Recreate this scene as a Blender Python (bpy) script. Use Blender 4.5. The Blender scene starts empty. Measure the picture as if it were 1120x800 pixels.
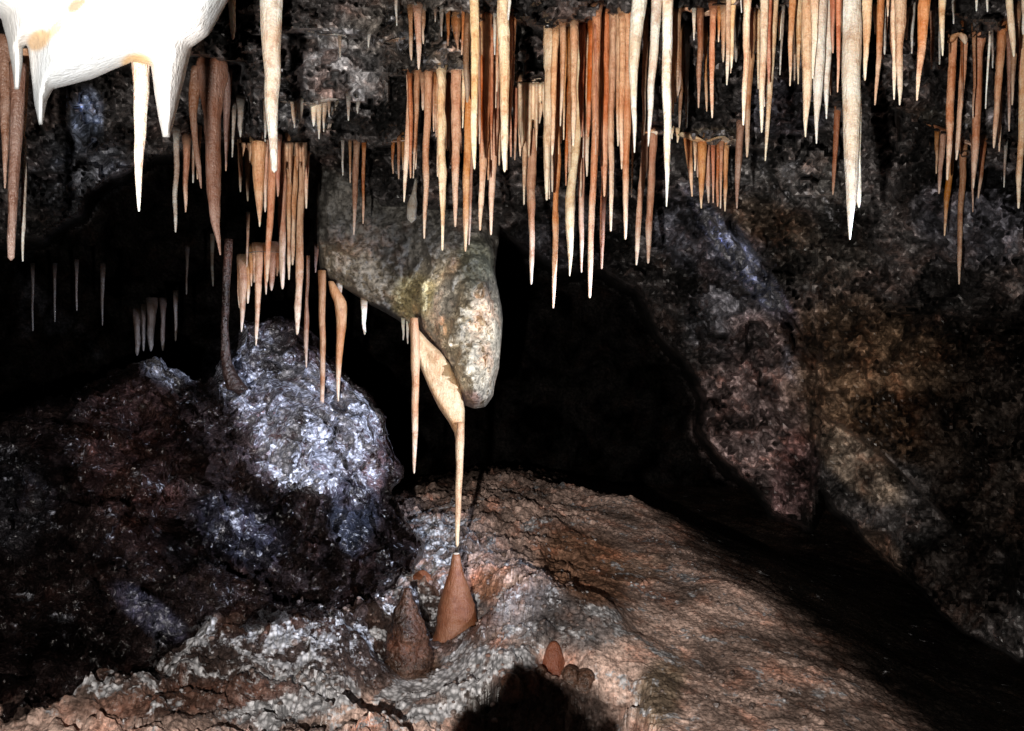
import bpy, math, random
import numpy as np

# ------------------------------------------------------------------ camera, world, light
C = bpy.context.scene.collection
S = bpy.context.scene
F = 970.0           # focal length in pixels of the 1120 px wide photograph
CZ = 1.2            # eye height
cam_d = bpy.data.cameras.new('camera'); cam = bpy.data.objects.new('camera', cam_d); C.objects.link(cam)
cam.location = (0, 0, CZ); cam.rotation_euler = (math.radians(90), 0, 0)
cam_d.sensor_width = 36; cam_d.lens = 36 * F / 1120; cam_d.clip_start = .05; cam_d.clip_end = 100
S.camera = cam
w = bpy.data.worlds.new('World'); S.world = w; w.use_nodes = True
w.node_tree.nodes['Background'].inputs[0].default_value = (.7, .8, 1, 1)
w.node_tree.nodes['Background'].inputs[1].default_value = .0015
S.view_settings.view_transform = 'Standard'; S.view_settings.look = 'None'
S.view_settings.exposure = 0; S.view_settings.gamma = 1

def flash(name, loc, to, power, col, cone, blend, size):
    l = bpy.data.lights.new(name, 'SPOT'); l.energy = power; l.color = col
    l.spot_size = math.radians(cone); l.spot_blend = blend; l.shadow_soft_size = size
    o = bpy.data.objects.new(name, l); C.objects.link(o); o.location = loc
    from mathutils import Vector
    o.rotation_euler = (Vector(to) - Vector(loc)).to_track_quat('-Z', 'Y').to_euler()
    return o
flash('camera_flash', (-.22, -.05, .98), (.12, 3.0, 1.42), 480, (1, .93, .85), 108, 1.0, .015)
flash('side_flash', (1.75, 1.1, 1.42), (-.95, 4.1, .82), 1050, (.74, .82, 1), 34, .9, .02)

# ------------------------------------------------------------------ numpy noise
def h3(i, j, k, s):
    n = (i.astype(np.int64) * 374761393 + j.astype(np.int64) * 668265263 + k.astype(np.int64) * 2147483647 + s * 1274126177) & 0xffffffff
    n = ((n ^ (n >> 13)) * 1274126177) & 0xffffffff
    n = ((n ^ (n >> 15)) * 2246822519) & 0xffffffff
    return ((n ^ (n >> 16)) & 0xffff) / 65535.0
def vn(p, s=0):
    f = np.floor(p); t = p - f; t = t * t * (3 - 2 * t); i, j, k = f[:, 0], f[:, 1], f[:, 2]
    r = 0
    for a in (0, 1):
        wa = t[:, 0] if a else 1 - t[:, 0]
        for b in (0, 1):
            wb = t[:, 1] if b else 1 - t[:, 1]
            for c in (0, 1):
                wc = t[:, 2] if c else 1 - t[:, 2]
                r = r + wa * wb * wc * h3(i + a, j + b, k + c, s)
    return r * 2 - 1
def fbm(p, o=4, g=.5, s=0, ridge=False):
    r = 0; a = 1; q = p.copy(); tot = 0
    for n in range(o):
        v = vn(q, s + n * 7)
        if ridge: v = 1 - 2 * np.abs(v)
        r = r + v * a; tot += a; a *= g; q = q * 2.03 + 3.7
    return r / tot
def worley(p, s=0):
    f = np.floor(p); best = np.full(len(p), 9.0)
    for a in (-1, 0, 1):
        for b in (-1, 0, 1):
            for c in (-1, 0, 1):
                i, j, k = f[:, 0] + a, f[:, 1] + b, f[:, 2] + c
                d = (i + h3(i, j, k, s) - p[:, 0]) ** 2 + (j + h3(i, j, k, s + 1) - p[:, 1]) ** 2 + (k + h3(i, j, k, s + 2) - p[:, 2]) ** 2
                best = np.minimum(best, d)
    return np.sqrt(best)
def facets(p, s=0, tilt=.6):
    """angular fracture faces: every voronoi cell is a tilted plane"""
    f = np.floor(p); best = np.full(len(p), 9.0); out = np.zeros(len(p))
    for a in (-1, 0, 1):
        for b in (-1, 0, 1):
            for c in (-1, 0, 1):
                i, j, k = f[:, 0] + a, f[:, 1] + b, f[:, 2] + c
                r0, r1, r2 = h3(i, j, k, s), h3(i, j, k, s + 1), h3(i, j, k, s + 2)
                dx, dy, dz = p[:, 0] - i - r0, p[:, 1] - j - r1, p[:, 2] - k - r2; d = dx * dx + dy * dy + dz * dz
                h = (h3(i, j, k, s + 3) - .5) + tilt * 2 * ((h3(i, j, k, s + 4) - .5) * dx + (h3(i, j, k, s + 5) - .5) * dz + (h3(i, j, k, s + 6) - .5) * dy)
                m = d < best; best = np.where(m, d, best); out = np.where(m, h, out)
    return out
def sst(a, b, x):
    t = np.clip((x - a) / (b - a), 0, 1); return t * t * (3 - 2 * t)
def P(u, v, d):
    """world points at depth d along the pixel (u, v) of the photograph"""
    return np.stack([(u - 560) / F * d, d + 0 * u, CZ - (v - 400) / F * d], -1)
def pdist(poly, u, v):
    """signed distance to a closed polygon (inside positive) and the nearest edge point"""
    ins = np.zeros(u.shape, bool); best = np.full(u.shape, 1e9); nx = u.copy(); ny = v.copy()
    n = len(poly)
    for i in range(n):
        x0, y0 = poly[i]; x1, y1 = poly[(i + 1) % n]
        if y0 != y1:
            c = ((y0 > v) != (y1 > v)) & (u < (x1 - x0) * (v - y0) / (y1 - y0) + x0); ins ^= c
        dx, dy = x1 - x0, y1 - y0; t = np.clip(((u - x0) * dx + (v - y0) * dy) / (dx * dx + dy * dy + 1e-9), 0, 1)
        px, py = x0 + t * dx, y0 + t * dy; d = np.hypot(u - px, v - py); m = d < best
        best = np.where(m, d, best); nx = np.where(m, px, nx); ny = np.where(m, py, ny)
    return np.where(ins, best, -best), nx, ny
def ldist(line, u, v):
    best = np.full(u.shape, 1e9)
    for (x0, y0), (x1, y1) in zip(line[:-1], line[1:]):
        dx, dy = x1 - x0, y1 - y0; t = np.clip(((u - x0) * dx + (v - y0) * dy) / (dx * dx + dy * dy + 1e-9), 0, 1)
        best = np.minimum(best, np.hypot(u - x0 - t * dx, v - y0 - t * dy))
    return best
class RBF:
    def __init__(s, pts, sc=1):
        a = np.array(pts, float); s.x = a[:, :2]; s.m = a[:, 2].mean()
        r = np.hypot(*(s.x[:, None] - s.x[None]).transpose(2, 0, 1)); s.c = np.linalg.solve(r + np.eye(len(a)) * sc * .3, a[:, 2] - s.m)
    def __call__(s, u, v):
        r = np.zeros(np.shape(u)) + s.m
        for (x, y), c in zip(s.x, s.c): r = r + c * np.hypot(u - x, v - y)
        return r

# ------------------------------------------------------------------ materials
def nt(name):
    m = bpy.data.materials.new(name); m.use_nodes = True; t = m.node_tree
    return m, t, t.nodes['Principled BSDF'], t.nodes.new, t.links.new
def math_n(t, op, a, b=None):
    n = t.nodes.new('ShaderNodeMath'); n.operation = op
    for i, x in enumerate((a, b)):
        if x is None: continue
        if isinstance(x, (int, float)): n.inputs[i].default_value = x
        else: t.links.new(x, n.inputs[i])
    return n.outputs[0]
def noise_n(t, vec, scale, detail=5, rough=.55, dist=0):
    n = t.nodes.new('ShaderNodeTexNoise'); n.inputs['Scale'].default_value = scale; n.inputs['Detail'].default_value = detail
    n.inputs['Roughness'].default_value = rough; n.inputs['Distortion'].default_value = dist; t.links.new(vec, n.inputs['Vector']); return n.outputs[0]
def ramp_n(t, fac, stops):
    n = t.nodes.new('ShaderNodeValToRGB'); t.links.new(fac, n.inputs[0]); e = n.color_ramp.elements
    while len(e) < len(stops): e.new(.5)
    for k, (p, c) in zip(e, stops): k.position = p; k.color = (c, c, c, 1) if isinstance(c, (int, float)) else (*c, 1)
    return n.outputs[0]
def mix_n(t, fac, a, b, mode='MIX'):
    n = t.nodes.new('ShaderNodeMix'); n.data_type = 'RGBA'; n.blend_type = mode
    for s, x in ((n.inputs[0], fac), (n.inputs[6], a), (n.inputs[7], b)):
        if isinstance(x, (int, float)): s.default_value = x
        elif isinstance(x, tuple): s.default_value = (*x, 1)
        else: t.links.new(x, s)
    return n.outputs[2]
def rock_mat(name, crust=(.62, .62, .66), crust_scale=9, wet=.35, grain=60, bump=.012, vlo=.1, vhi=1.9, vor=.55, patch=.8):
    """limestone: mineral colour from the 'tint' attribute, pale calcite crust where its alpha says so"""
    m, t, b, N, L = nt(name)
    at = N('ShaderNodeAttribute'); at.attribute_name = 'tint'
    g = N('ShaderNodeNewGeometry').outputs['Position']
    n1 = noise_n(t, g, 3.2, 8, .62, .4); n2 = noise_n(t, g, grain, 4, .7); n3 = noise_n(t, g, crust_scale, 9, .72, .3)
    v1 = N('ShaderNodeTexVoronoi'); v1.inputs['Scale'].default_value = grain * .9; L(g, v1.inputs['Vector'])
    var = math_n(t, 'MULTIPLY', ramp_n(t, n1, [(.40, vlo), (.66, vhi)]), ramp_n(t, n2, [(.36, .35), (.66, 1.6)]))
    mid = mix_n(t, 1.0, at.outputs['Color'], var, 'MULTIPLY')
    rust = mix_n(t, ramp_n(t, noise_n(t, g, 5.5, 7, .65), [(.5, 0.), (.66, .4)]), mid, mix_n(t, 1.0, mid, (1.6, .8, .5), 'MULTIPLY'))
    a = at.outputs['Alpha']
    sp = N('ShaderNodeMapRange'); L(a, sp.inputs[0]); sp.inputs[1].default_value = -.6; sp.inputs[2].default_value = .1; sp.inputs[3].default_value = 0; sp.inputs[4].default_value = .5; L(sp.outputs[0], b.inputs['Specular IOR Level'])
    k = math_n(t, 'SUBTRACT', math_n(t, 'ADD', math_n(t, 'ADD', n3, math_n(t, 'MULTIPLY', math_n(t, 'SUBTRACT', noise_n(t, g, 6.5, 6, .7, .6), .5), patch)), math_n(t, 'MULTIPLY', n2, .35)), math_n(t, 'SUBTRACT', 1.02, math_n(t, 'MULTIPLY', a, .5)))
    kf = N('ShaderNodeMapRange'); L(k, kf.inputs[0]); kf.inputs[1].default_value = 0; kf.inputs[2].default_value = .12
    cr = mix_n(t, ramp_n(t, v1.outputs['Distance'], [(.2, .0), (.7, 1.)]), crust, tuple(c * .25 for c in crust))
    L(mix_n(t, kf.outputs[0], rust, cr), b.inputs['Base Color'])
    L(ramp_n(t, n2, [(.35, wet * .6), (.7, wet * 1.9)]), b.inputs['Roughness'])
    hsum = math_n(t, 'ADD', math_n(t, 'MULTIPLY', n2, 1.0), math_n(t, 'MULTIPLY', math_n(t, 'SUBTRACT', 1, v1.outputs['Distance']), vor))
    hs2 = math_n(t, 'ADD', hsum, math_n(t, 'MULTIPLY', noise_n(t, g, 14, 6, .7), 1.6))
    bp = N('ShaderNodeBump'); bp.inputs['Strength'].default_value = 1; bp.inputs['Distance'].default_value = bump
    L(hs2, bp.inputs['Height']); L(bp.outputs[0], b.inputs['Normal'])
    return m
M_wall = rock_mat('dark_limestone', (.5, .5, .54), 16, .4, 42, .003)
M_floor = rock_mat('cave_floor_rock', (.86, .86, .9), 22, .26, 60, .003, .35, 1.5, .8, 2.1)
M_mound = rock_mat('wet_flowstone', (.85, .87, 1.0), 26, .16, 60, .004, .15, 1.8, 1.5)
M_pend = rock_mat('tan_limestone', (.5, .46, .36), 14, .45, 55, .005, .4, 1.5)

def calcite(name, col, tip, streak=.6, sub=.25, vary=1.):
    """stalactite calcite: colour fades to a pale tip (object z is along the drip), faint vertical streaks"""
    m, t, b, N, L = nt(name)
    at = N('ShaderNodeAttribute'); at.attribute_name = 'along'
    g = N('ShaderNodeNewGeometry').outputs['Position']
    mp = N('ShaderNodeMapping'); mp.inputs['Scale'].default_value = (1, 1, .16); L(g, mp.inputs[0])
    s1 = noise_n(t, mp.outputs[0], 130, 4, .6); s2 = noise_n(t, g, 9, 5, .6); s3 = noise_n(t, g, 160, 3, .6)
    base = mix_n(t, ramp_n(t, s2, [(.38, 0.), (.62, 1.)]), tuple(c * k for c, k in zip(col, (.86, .72, .62))), tuple(min(1, c * k) for c, k in zip(col, (1.05, 1.14, 1.2))))
    base = mix_n(t, streak, base, mix_n(t, 1., base, ramp_n(t, s1, [(.35, (.78, .66, .58)), (.6, (1.08, 1.08, 1.08))]), 'MULTIPLY'))
    fac = math_n(t, 'ADD', at.outputs['Fac'], math_n(t, 'MULTIPLY', math_n(t, 'SUBTRACT', s2, .5), .9))
    base = mix_n(t, ramp_n(t, fac, [(.62, 0.), (1.0, 1.)]), base, tip)
    oi = N('ShaderNodeObjectInfo'); hs = N('ShaderNodeHueSaturation'); L(base, hs.inputs['Color'])
    L(math_n(t, 'ADD', math_n(t, 'MULTIPLY', oi.outputs['Random'], .018), .488), hs.inputs['Hue'])
    r2_ = math_n(t, 'FRACT', math_n(t, 'MULTIPLY', oi.outputs['Random'], 17.3)); r3_ = math_n(t, 'FRACT', math_n(t, 'MULTIPLY', oi.outputs['Random'], 41.7))
    L(math_n(t, 'ADD', math_n(t, 'MULTIPLY', r2_, .36 * vary), 1 - .14 * vary), hs.inputs['Saturation']); L(math_n(t, 'ADD', math_n(t, 'MULTIPLY', r3_, .4 * vary), 1 - .25 * vary), hs.inputs['Value'])
    base = mix_n(t, 1., hs.outputs[0], ramp_n(t, noise_n(t, g, 34, 5, .7), [(.34, (.7, .6, .54)), (.5, (1., 1., 1.))]), 'MULTIPLY')
    L(base, b.inputs['Base Color'])
    L(ramp_n(t, s3, [(.3, .22), (.7, .6)]), b.inputs['Roughness'])
    b.inputs['Subsurface Weight'].default_value = sub; b.inputs['Subsurface Radius'].default_value = (1, .5, .25); b.inputs['Subsurface Scale'].default_value = .014
    bp = N('ShaderNodeBump'); bp.inputs['Strength'].default_value = .9; bp.inputs['Distance'].default_value = .004
    L(math_n(t, 'ADD', s3, math_n(t, 'MULTIPLY', s1, 1.3)), bp.inputs['Height']); L(bp.outputs[0], b.inputs['Normal'])
    return m
M_white, _t, _b, _N, _L = nt('white_flowstone_calcite')
_at = _N('ShaderNodeAttribute'); _at.attribute_name = 'tint'; _g = _N('ShaderNodeNewGeometry').outputs['Position']
_L(mix_n(_t, .5, _at.outputs['Color'], mix_n(_t, 1., _at.outputs['Color'], ramp_n(_t, noise_n(_t, _g, 22, 6, .6), [(.35, (.8, .78, .72)), (.6, (1.05, 1.05, 1.05))]), 'MULTIPLY')), _b.inputs['Base Color'])
_b.inputs['Roughness'].default_value = .45
_bp = _N('ShaderNodeBump'); _bp.inputs['Distance'].default_value = .003; _L(noise_n(_t, _g, 90, 4, .6), _bp.inputs['Height']); _L(_bp.outputs[0], _b.inputs['Normal'])
CAL = {
 'W': calcite('white_calcite', (.84, .78, .68), (.86, .84, .8), .3),
 'C': calcite('cream_calcite', (.76, .59, .41), (.86, .76, .62), .5),
 'O': calcite('orange_calcite', (.60, .355, .20), (.8, .64, .5), .6),
 'R': calcite('rust_calcite', (.50, .22, .115), (.62, .4, .28), .7),
 'P': calcite('pink_calcite', (.60, .36, .225), (.8, .66, .54), .6),
 'B': calcite('brown_calcite', (.33, .18, .10), (.55, .42, .33), .75),
 'T': calcite('tan_calcite', (.56, .39, .235), (.7, .55, .36), .5, .1, 0.),
 'K': calcite('shade_dark_calcite', (.075, .06, .055), (.13, .12, .12), .5),  # darkened calcite for the recess straws, colour stands in for shade
 'D': calcite('dull_brown_calcite', (.19, .115, .09), (.3, .21, .18), .6),
 'G': calcite('grey_calcite', (.3, .27, .24), (.5, .5, .48), .6),
}
CN = {'W': 'white', 'C': 'cream', 'O': 'orange', 'R': 'rust-red', 'P': 'pinkish', 'B': 'brown', 'G': 'grey', 'K': 'shade-dark', 'D': 'dull brown', 'T': 'tan'}

# ------------------------------------------------------------------ mesh helpers
def mk(name, verts, faces, mat, parent=None, attrs=None, smooth=True, loc=None):
    me = bpy.data.meshes.new(name); me.from_pydata(np.asarray(verts).tolist(), [], np.asarray(faces).tolist() if not isinstance(faces, list) else faces)
    me.materials.append(mat)
    if smooth: me.polygons.foreach_set('use_smooth', [True] * len(me.polygons))
    for k, (typ, data) in (attrs or {}).items():
        a = me.attributes.new(k, typ, 'POINT')
        a.data.foreach_set('color' if typ == 'FLOAT_COLOR' else 'value', np.asarray(data, float).ravel())
    me.update()
    o = bpy.data.objects.new(name, me); C.objects.link(o)
    if parent: o.parent = parent
    if loc is not None: o.location = loc
    return o
def tag(o, label=None, cat=None, group=None, kind=None):
    for k, v in (('label', label), ('category', cat), ('group', group), ('kind', kind)):
        if v: o[k] = v
    return o
def grid_faces(nr, nc):
    i = np.arange(nr * nc).reshape(nr, nc)
    return np.stack([i[:-1, :-1], i[1:, :-1], i[1:, 1:], i[:-1, 1:]], -1).reshape(-1, 4)
def zones(u, v, base, crust, zs, p):
    """mineral staining and some painted shade: soft-edged, noise-broken patches (u, v, ru, rv, angle, rgb, crust, strength)"""
    col = np.tile(np.array(base, float), (u.size, 1)); a = np.full(u.size, float(crust))
    nz = fbm(p * 2.6, 4, .55, 91)
    for (cu, cv, ru, rv, ang, rgb, cr, st) in zs:
        c, s = math.cos(math.radians(ang)), math.sin(math.radians(ang))
        du, dv = u - cu, v - cv; e = np.hypot((du * c + dv * s) / ru, (-du * s + dv * c) / rv)
        f = (sst(1.25, .7, e + nz * .45) * st)[:, None]
        col = col * (1 - f) + np.array(rgb) * f; a = a * (1 - f[:, 0]) + cr * f[:, 0]
    return np.concatenate([col, a[:, None]], 1)

# ------------------------------------------------------------------ the cave walls and ceiling (one rock sheet)
rock = RBF([(-700,-700,.95),(0,-700,.95),(560,-700,.95),(1120,-700,.95),(1800,-700,.95),
 (-700,-300,1.45),(0,-300,1.5),(560,-300,1.5),(1120,-300,1.5),(1800,-300,1.35),
 (-400,-100,1.9),(0,-100,2.0),(280,-100,2.0),(560,-100,2.0),(840,-100,2.0),(1120,-100,2.0),(1500,-100,1.8),
 (0,0,2.4),(140,0,2.45),(280,0,2.5),(420,0,2.5),(560,0,2.4),(700,0,2.35),(840,0,2.35),(980,0,2.35),(1120,0,2.35),
 (230,80,2.8),(350,80,2.95),(480,76,2.75),(590,92,2.75),(700,90,2.9),(800,90,3.0),(900,80,3.0),(1040,60,2.75),(1110,60,2.7),
 (40,100,2.9),(100,140,3.0),(300,155,3.0),(390,158,3.4),(460,180,3.3),(540,180,3.4),(640,180,3.6),(770,150,3.15),(900,150,3.4),(1040,150,3.1),(1120,180,3.0),
 (60,250,3.2),(-300,250,2.5),(-700,300,2.2),(200,160,3.2),(340,230,3.9),(440,270,4.0),(560,270,4.3),(680,300,4.6),
 (770,230,4.0),(880,230,3.7),(1000,230,3.45),(1120,260,3.2),(1400,200,2.6),(1800,200,2.2),
 (740,370,4.7),(790,450,4.6),(860,400,4.35),(885,560,4.3),(900,400,4.15),(1000,400,3.8),(1120,400,3.4),(1400,450,2.7),
 (1000,560,3.75),(960,640,3.9),(1120,620,3.2),(1400,700,2.5),(1800,600,2.0),(1120,900,3.0),(1800,1000,2.0),
 (0,450,3.6),(300,450,4.5),(560,450,5),(0,900,3.6),(560,900,5),(-700,900,2.2)], 10)
OPEN = [(-300,300),(45,264),(85,234),(92,212),(142,186),(165,172),(250,150),(345,176),(420,230),(540,245),(560,262),(610,300),(660,296),(700,322),(722,362),(757,402),(770,440),(768,470),(790,505),(822,530),(842,566),(882,580),(893,540),(925,570),(990,634),(1050,690),(1180,760),(1300,900),(1300,1400),(-300,1400)]
LEDGES = [  # lip polyline, how far the rock steps back under it, how fast it comes forward again
 ([(-300,60),(40,60),(120,40),(210,58),(262,66)], .35, 60),
 ([(225,20),(300,36),(345,30),(378,40),(400,36)], .30, 26),
 ([(300,106),(340,116),(372,108),(398,114),(425,118)], .34, 30),
 ([(250,158),(300,156),(340,170),(375,160),(400,160),(430,156),(452,152)], .45, 50),
 ([(404,50),(440,12),(470,10),(505,14),(540,16),(562,20)], .22, 26),
 ([(430,80),(450,78),(485,79),(512,78),(548,72),(560,66)], .42, 70),
 ([(560,92),(575,92),(598,88)], .25, 60),
 ([(556,20),(600,32),(632,24),(662,14),(690,14),(745,8)], .42, 60),
 ([(745,12),(790,8),(830,10),(870,40),(900,36),(960,20),(1010,6),(1040,14),(1062,22)], .40, 45),
 ([(700,142),(735,142),(765,160),(800,158),(850,166)], .3, 40),
 ([(1026,30),(1044,40),(1072,40),(1100,28),(1140,22)], .35, 50),
 ([(985,120),(1018,136),(1040,146),(1060,156),(1100,160),(1140,150)], .3, 40),
 ([(40,186),(70,186),(110,158),(150,150)], .22, 24),
 ([(700,250),(770,300),(820,330),(850,310)], .12, 40),
 ([(860,290),(900,306),(950,316),(1000,340),(1100,350),(1200,360)], .22, 50),
 ([(893,452),(930,468),(970,498),(1012,540),(1045,575),(1100,600)], .16, 60),
 ([(893,545),(920,572),(950,582),(965,580)], .2, 40)]
GROOVES = [([(884,330),(892,380),(888,430),(893,470),(888,540),(882,590)], .16, 5),
 ([(800,240),(830,300),(862,350),(886,400)], .14, 6), ([(770,230),(800,290),(845,340),(880,372)], .10, 4),
 ([(775,330),(800,380),(850,440),(880,470)], .07, 7), ([(730,370),(790,400),(830,470),(870,500)], .06, 5), ([(740,215),(770,260),(820,310)], .1, 7)]
def wall_depth(u, v, fine=True):
    u = np.atleast_1d(np.asarray(u, float)); v = np.atleast_1d(np.asarray(v, float))
    d0 = rock(u, v)
    p0 = np.stack([u / 100, v / 100, 0 * u], -1)
    wv = fbm(p0 * 4, 3, .5, 5) * 4 if fine else 0
    d = d0
    for line, a, h in LEDGES:
        xs = [q[0] for q in line]; ys = [q[1] for q in line]
        t = v - np.interp(u, xs, ys) - wv; env = sst(xs[0] - 18, xs[0] + 4, u) * sst(xs[-1] + 18, xs[-1] - 4, u)
        d = d + a * env * sst(0, 5, t) * np.exp(-np.maximum(t, 0) / h) - .05 * env * np.exp(-(np.minimum(t, 0) / 9) ** 2) * (t < 5)
    for line, a, wd in GROOVES:
        d = d + a * np.exp(-(ldist(line, u + wv, v) / wd) ** 2)
    return d
def wall_sheet():
    us = np.concatenate([np.arange(-700, -30, 16), np.arange(-30, 1150, 3.2), np.arange(1150, 1800, 16)])
    vs = np.concatenate([np.arange(-700, -30, 14), np.arange(-30, 720, 3.2), np.arange(720, 1100, 14)])
    V, U = np.meshgrid(vs, us, indexing='ij'); u, v = U.ravel(), V.ravel()
    d = wall_depth(u, v)
    p = P(u, v, d)
    big = fbm(p * 2.2, 4, .5, 11); rid = fbm(p * 5, 5, .55, 23, True); fin = fbm(p * 22, 4, .6, 37)
    calm = 1 - .72 * sst(-40, 40, u - 840) * sst(380, 420, v)          # the smoother slabs low on the right
    calm = calm * (1 - .6 * sst(330, 350, u) * sst(560, 540, u) * sst(170, 185, v))
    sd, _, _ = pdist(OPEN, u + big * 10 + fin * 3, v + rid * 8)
    back = 8.6 + .9 * fbm(np.stack([u / 160, v / 160, 0 * u], -1), 4, .55, 77) + .0012 * np.abs(u - 620)
    back = np.where(v > 540, back, back) - 1.6 * sst(350, -50, u)
    med = fbm(p * 11, 4, .6, 41, True)
    pw = p + .12 * np.stack([fin, med, rid], -1)
    sq = np.array([1, 1, 1.7])
    f1 = facets(pw * 2.6 * sq, 200); f2 = facets(pw * 7.5 * sq, 210, .9); f3 = facets(pw * 21 * sq, 220, 1.1)
    vf = fbm(p * 48, 3, .6, 43)
    d = d - big * .20 * calm - rid * .08 * calm - f1 * .34 * (calm * .8 + .2) - f2 * .12 * (calm * .85 + .15) - f3 * .035 * (calm * .8 + .2) - fin * .05 * (calm * .75 + .25) - vf * .02
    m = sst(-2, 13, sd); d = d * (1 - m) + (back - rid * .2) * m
    d = np.maximum(d, .7)
    p = P(u, v, d)
    zs = [(470, 60, 90, 60, 0, (.2, .18, .16), .5, .8), (330, 95, 100, 60, 0, (.19, .19, .2), .55, .8), (340, 40, 60, 12, 0, (.14, .14, .14), .7, .7),
          (325, 128, 22, 12, 0, (.4, .4, .4), .95, .9), (350, 126, 16, 22, 0, (.4, .39, .37), .95, .9), (430, 46, 36, 9, -10, (.35, .32, .3), .8, .8),
          (490, 65, 34, 14, 0, (.35, .3, .25), .75, .8), (780, 150, 26, 9, 0, (.45, .38, .28), .9, .9), (715, 147, 12, 6, 0, (.4, .35, .28), .9, .9),
          (1030, 130, 40, 10, 10, (.3, .27, .23), .8, .8), (860, 120, 40, 30, 0, (.12, .12, .15), .55, .8), (1095, 128, 20, 10, 0, (.3, .28, .3), .7, .7),
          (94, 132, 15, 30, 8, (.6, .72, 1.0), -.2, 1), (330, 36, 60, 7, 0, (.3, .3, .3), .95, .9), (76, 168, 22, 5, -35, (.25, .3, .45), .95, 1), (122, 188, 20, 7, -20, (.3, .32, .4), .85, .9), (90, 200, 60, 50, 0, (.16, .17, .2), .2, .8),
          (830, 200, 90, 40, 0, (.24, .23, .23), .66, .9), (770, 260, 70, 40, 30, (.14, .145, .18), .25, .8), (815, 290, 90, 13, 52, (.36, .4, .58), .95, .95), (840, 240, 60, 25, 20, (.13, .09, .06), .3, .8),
          (920, 220, 26, 50, -10, (.2, .19, .18), .6, .8), (900, 280, 60, 30, 0, (.08, .07, .06), .15, .7), (800, 360, 60, 40, 30, (.2, .2, .23), .45, .7), (830, 440, 70, 90, 30, (.30, .225, .22), .4, .9), (888, 440, 6, 90, 2, (.38, .36, .36), .8, .9), (868, 530, 22, 60, 10, (.23, .14, .14), .4, .9), (875, 400, 28, 18, 60, (.2, .24, .33), .6, .8),
          (970, 410, 110, 80, 10, (.19, .118, .07), .12, .9), (945, 515, 56, 24, 42, (.27, .215, .17), .1, .95), (1000, 470, 60, 40, 20, (.11, .06, .03), .05, .8),
          (962, 606, 36, 20, 45, (.24, .17, .13), .1, .9), (1110, 470, 120, 150, 0, (.022, .017, .014), -.5, .95), (1040, 640, 70, 60, 0, (.02, .016, .014), -.5, .9),  # near-black patches stand in for shade low on the right wall
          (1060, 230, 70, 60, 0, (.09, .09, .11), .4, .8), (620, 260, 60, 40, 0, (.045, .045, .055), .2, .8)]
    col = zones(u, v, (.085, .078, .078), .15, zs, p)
    global WG; WG = (us, vs, d.reshape(V.shape))
    tone = (1 + 1.1 * f2 + .8 * f3)[:, None]; col[:, :3] *= np.clip(tone, .35, 2)
    inside = sst(2, 20, sd)[:, None]; col[:, :3] = col[:, :3] * (1 - inside) + np.array((.012, .0105, .010)) * inside; col[:, 3] -= .8 * inside[:, 0]  # back of the opening painted near black to imitate unlit depth
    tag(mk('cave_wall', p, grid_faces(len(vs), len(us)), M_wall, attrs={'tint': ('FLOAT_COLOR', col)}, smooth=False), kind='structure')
wall_sheet()

# ------------------------------------------------------------------ relief rocks: traced outline, own depth, real thickness
def relief(name, poly, depth, thick, R, step, mat, base, crust, zs, big=.05, fin=.02, fs=18, pop=0, ps=14, warp=3, back=.6, fac=(), flat=False):
    xs = [q[0] for q in poly]; ys = [q[1] for q in poly]
    us = np.arange(min(xs) - step, max(xs) + step * 2, step); vs = np.arange(min(ys) - step, max(ys) + step * 2, step)
    V, U = np.meshgrid(vs, us, indexing='ij'); u, v = U.ravel(), V.ravel()
    sd, nx, ny = pdist(poly, u, v)
    ins = sd >= 0; I = ins.reshape(V.shape)
    cell = I[:-1, :-1] | I[1:, :-1] | I[1:, 1:] | I[:-1, 1:]
    f = grid_faces(*V.shape)[cell.ravel()]
    u = np.where(ins, u, nx); v = np.where(ins, v, ny); sd = np.maximum(sd, 0)
    q = np.stack([u / 40, v / 40, 0 * u], -1)
    u = u + fbm(q, 3, .5, 3) * warp; v = v + fbm(q, 3, .5, 8) * warp
    if warp > 6:
        q2 = q * 3.5; u = u + fbm(q2, 3, .6, 13) * 7; v = v + fbm(q2, 3, .6, 18) * 9
    prof = np.sqrt(1 - (1 - np.clip(sd / R, 0, 1)) ** 2)
    d0 = depth(u, v); d = d0 - thick * prof; p = P(u, v, d)
    nb = fbm(p * 4, 4, .5, 51); nf = fbm(p * fs, 5, .6, 61)
    off = big * nb + fin * nf
    for k_, (a_, sc_) in enumerate(fac): off = off + a_ * facets((p + .05 * np.stack([nf, nb, nf], -1)) * sc_ * np.array([1, 1, 1.3]), 300 + 10 * k_, 1.0)
    if pop: off = off + pop * (.75 - worley(p * ps + nb[:, None], 3)) + pop * .4 * (.7 - worley(p * ps * 2.3, 9))
    d = d - off * (prof * .8 + .2)
    pf = P(u, v, d); pb = P(u, v, d0 + thick * back * prof + nf * fin)
    used = np.unique(f); rm = -np.ones(len(u), int); rm[used] = np.arange(len(used))
    f = rm[f]; n = len(used); edge = sd[used] <= 0
    bi = np.where(edge, np.arange(n), -1); k = 0; bidx = bi.copy(); inner = np.where(~edge)[0]; bidx[inner] = n + np.arange(len(inner))
    fb = bidx[f][:, ::-1]
    ok = np.array([len(set(r)) == 4 for r in fb.tolist()]) if len(fb) < 80000 else np.ones(len(fb), bool)
    vv = np.concatenate([pf[used], pb[used][inner]])
    keep = ~np.all(np.isin(fb, np.where(edge)[0]), 1)
    cf = zones(u[used], v[used], base, crust, zs, pf[used]); cc = np.concatenate([cf, cf[inner]])
    return mk(name, vv, np.concatenate([f, fb[keep]]), mat, attrs={'tint': ('FLOAT_COLOR', cc)}, smooth=not flat)

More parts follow.
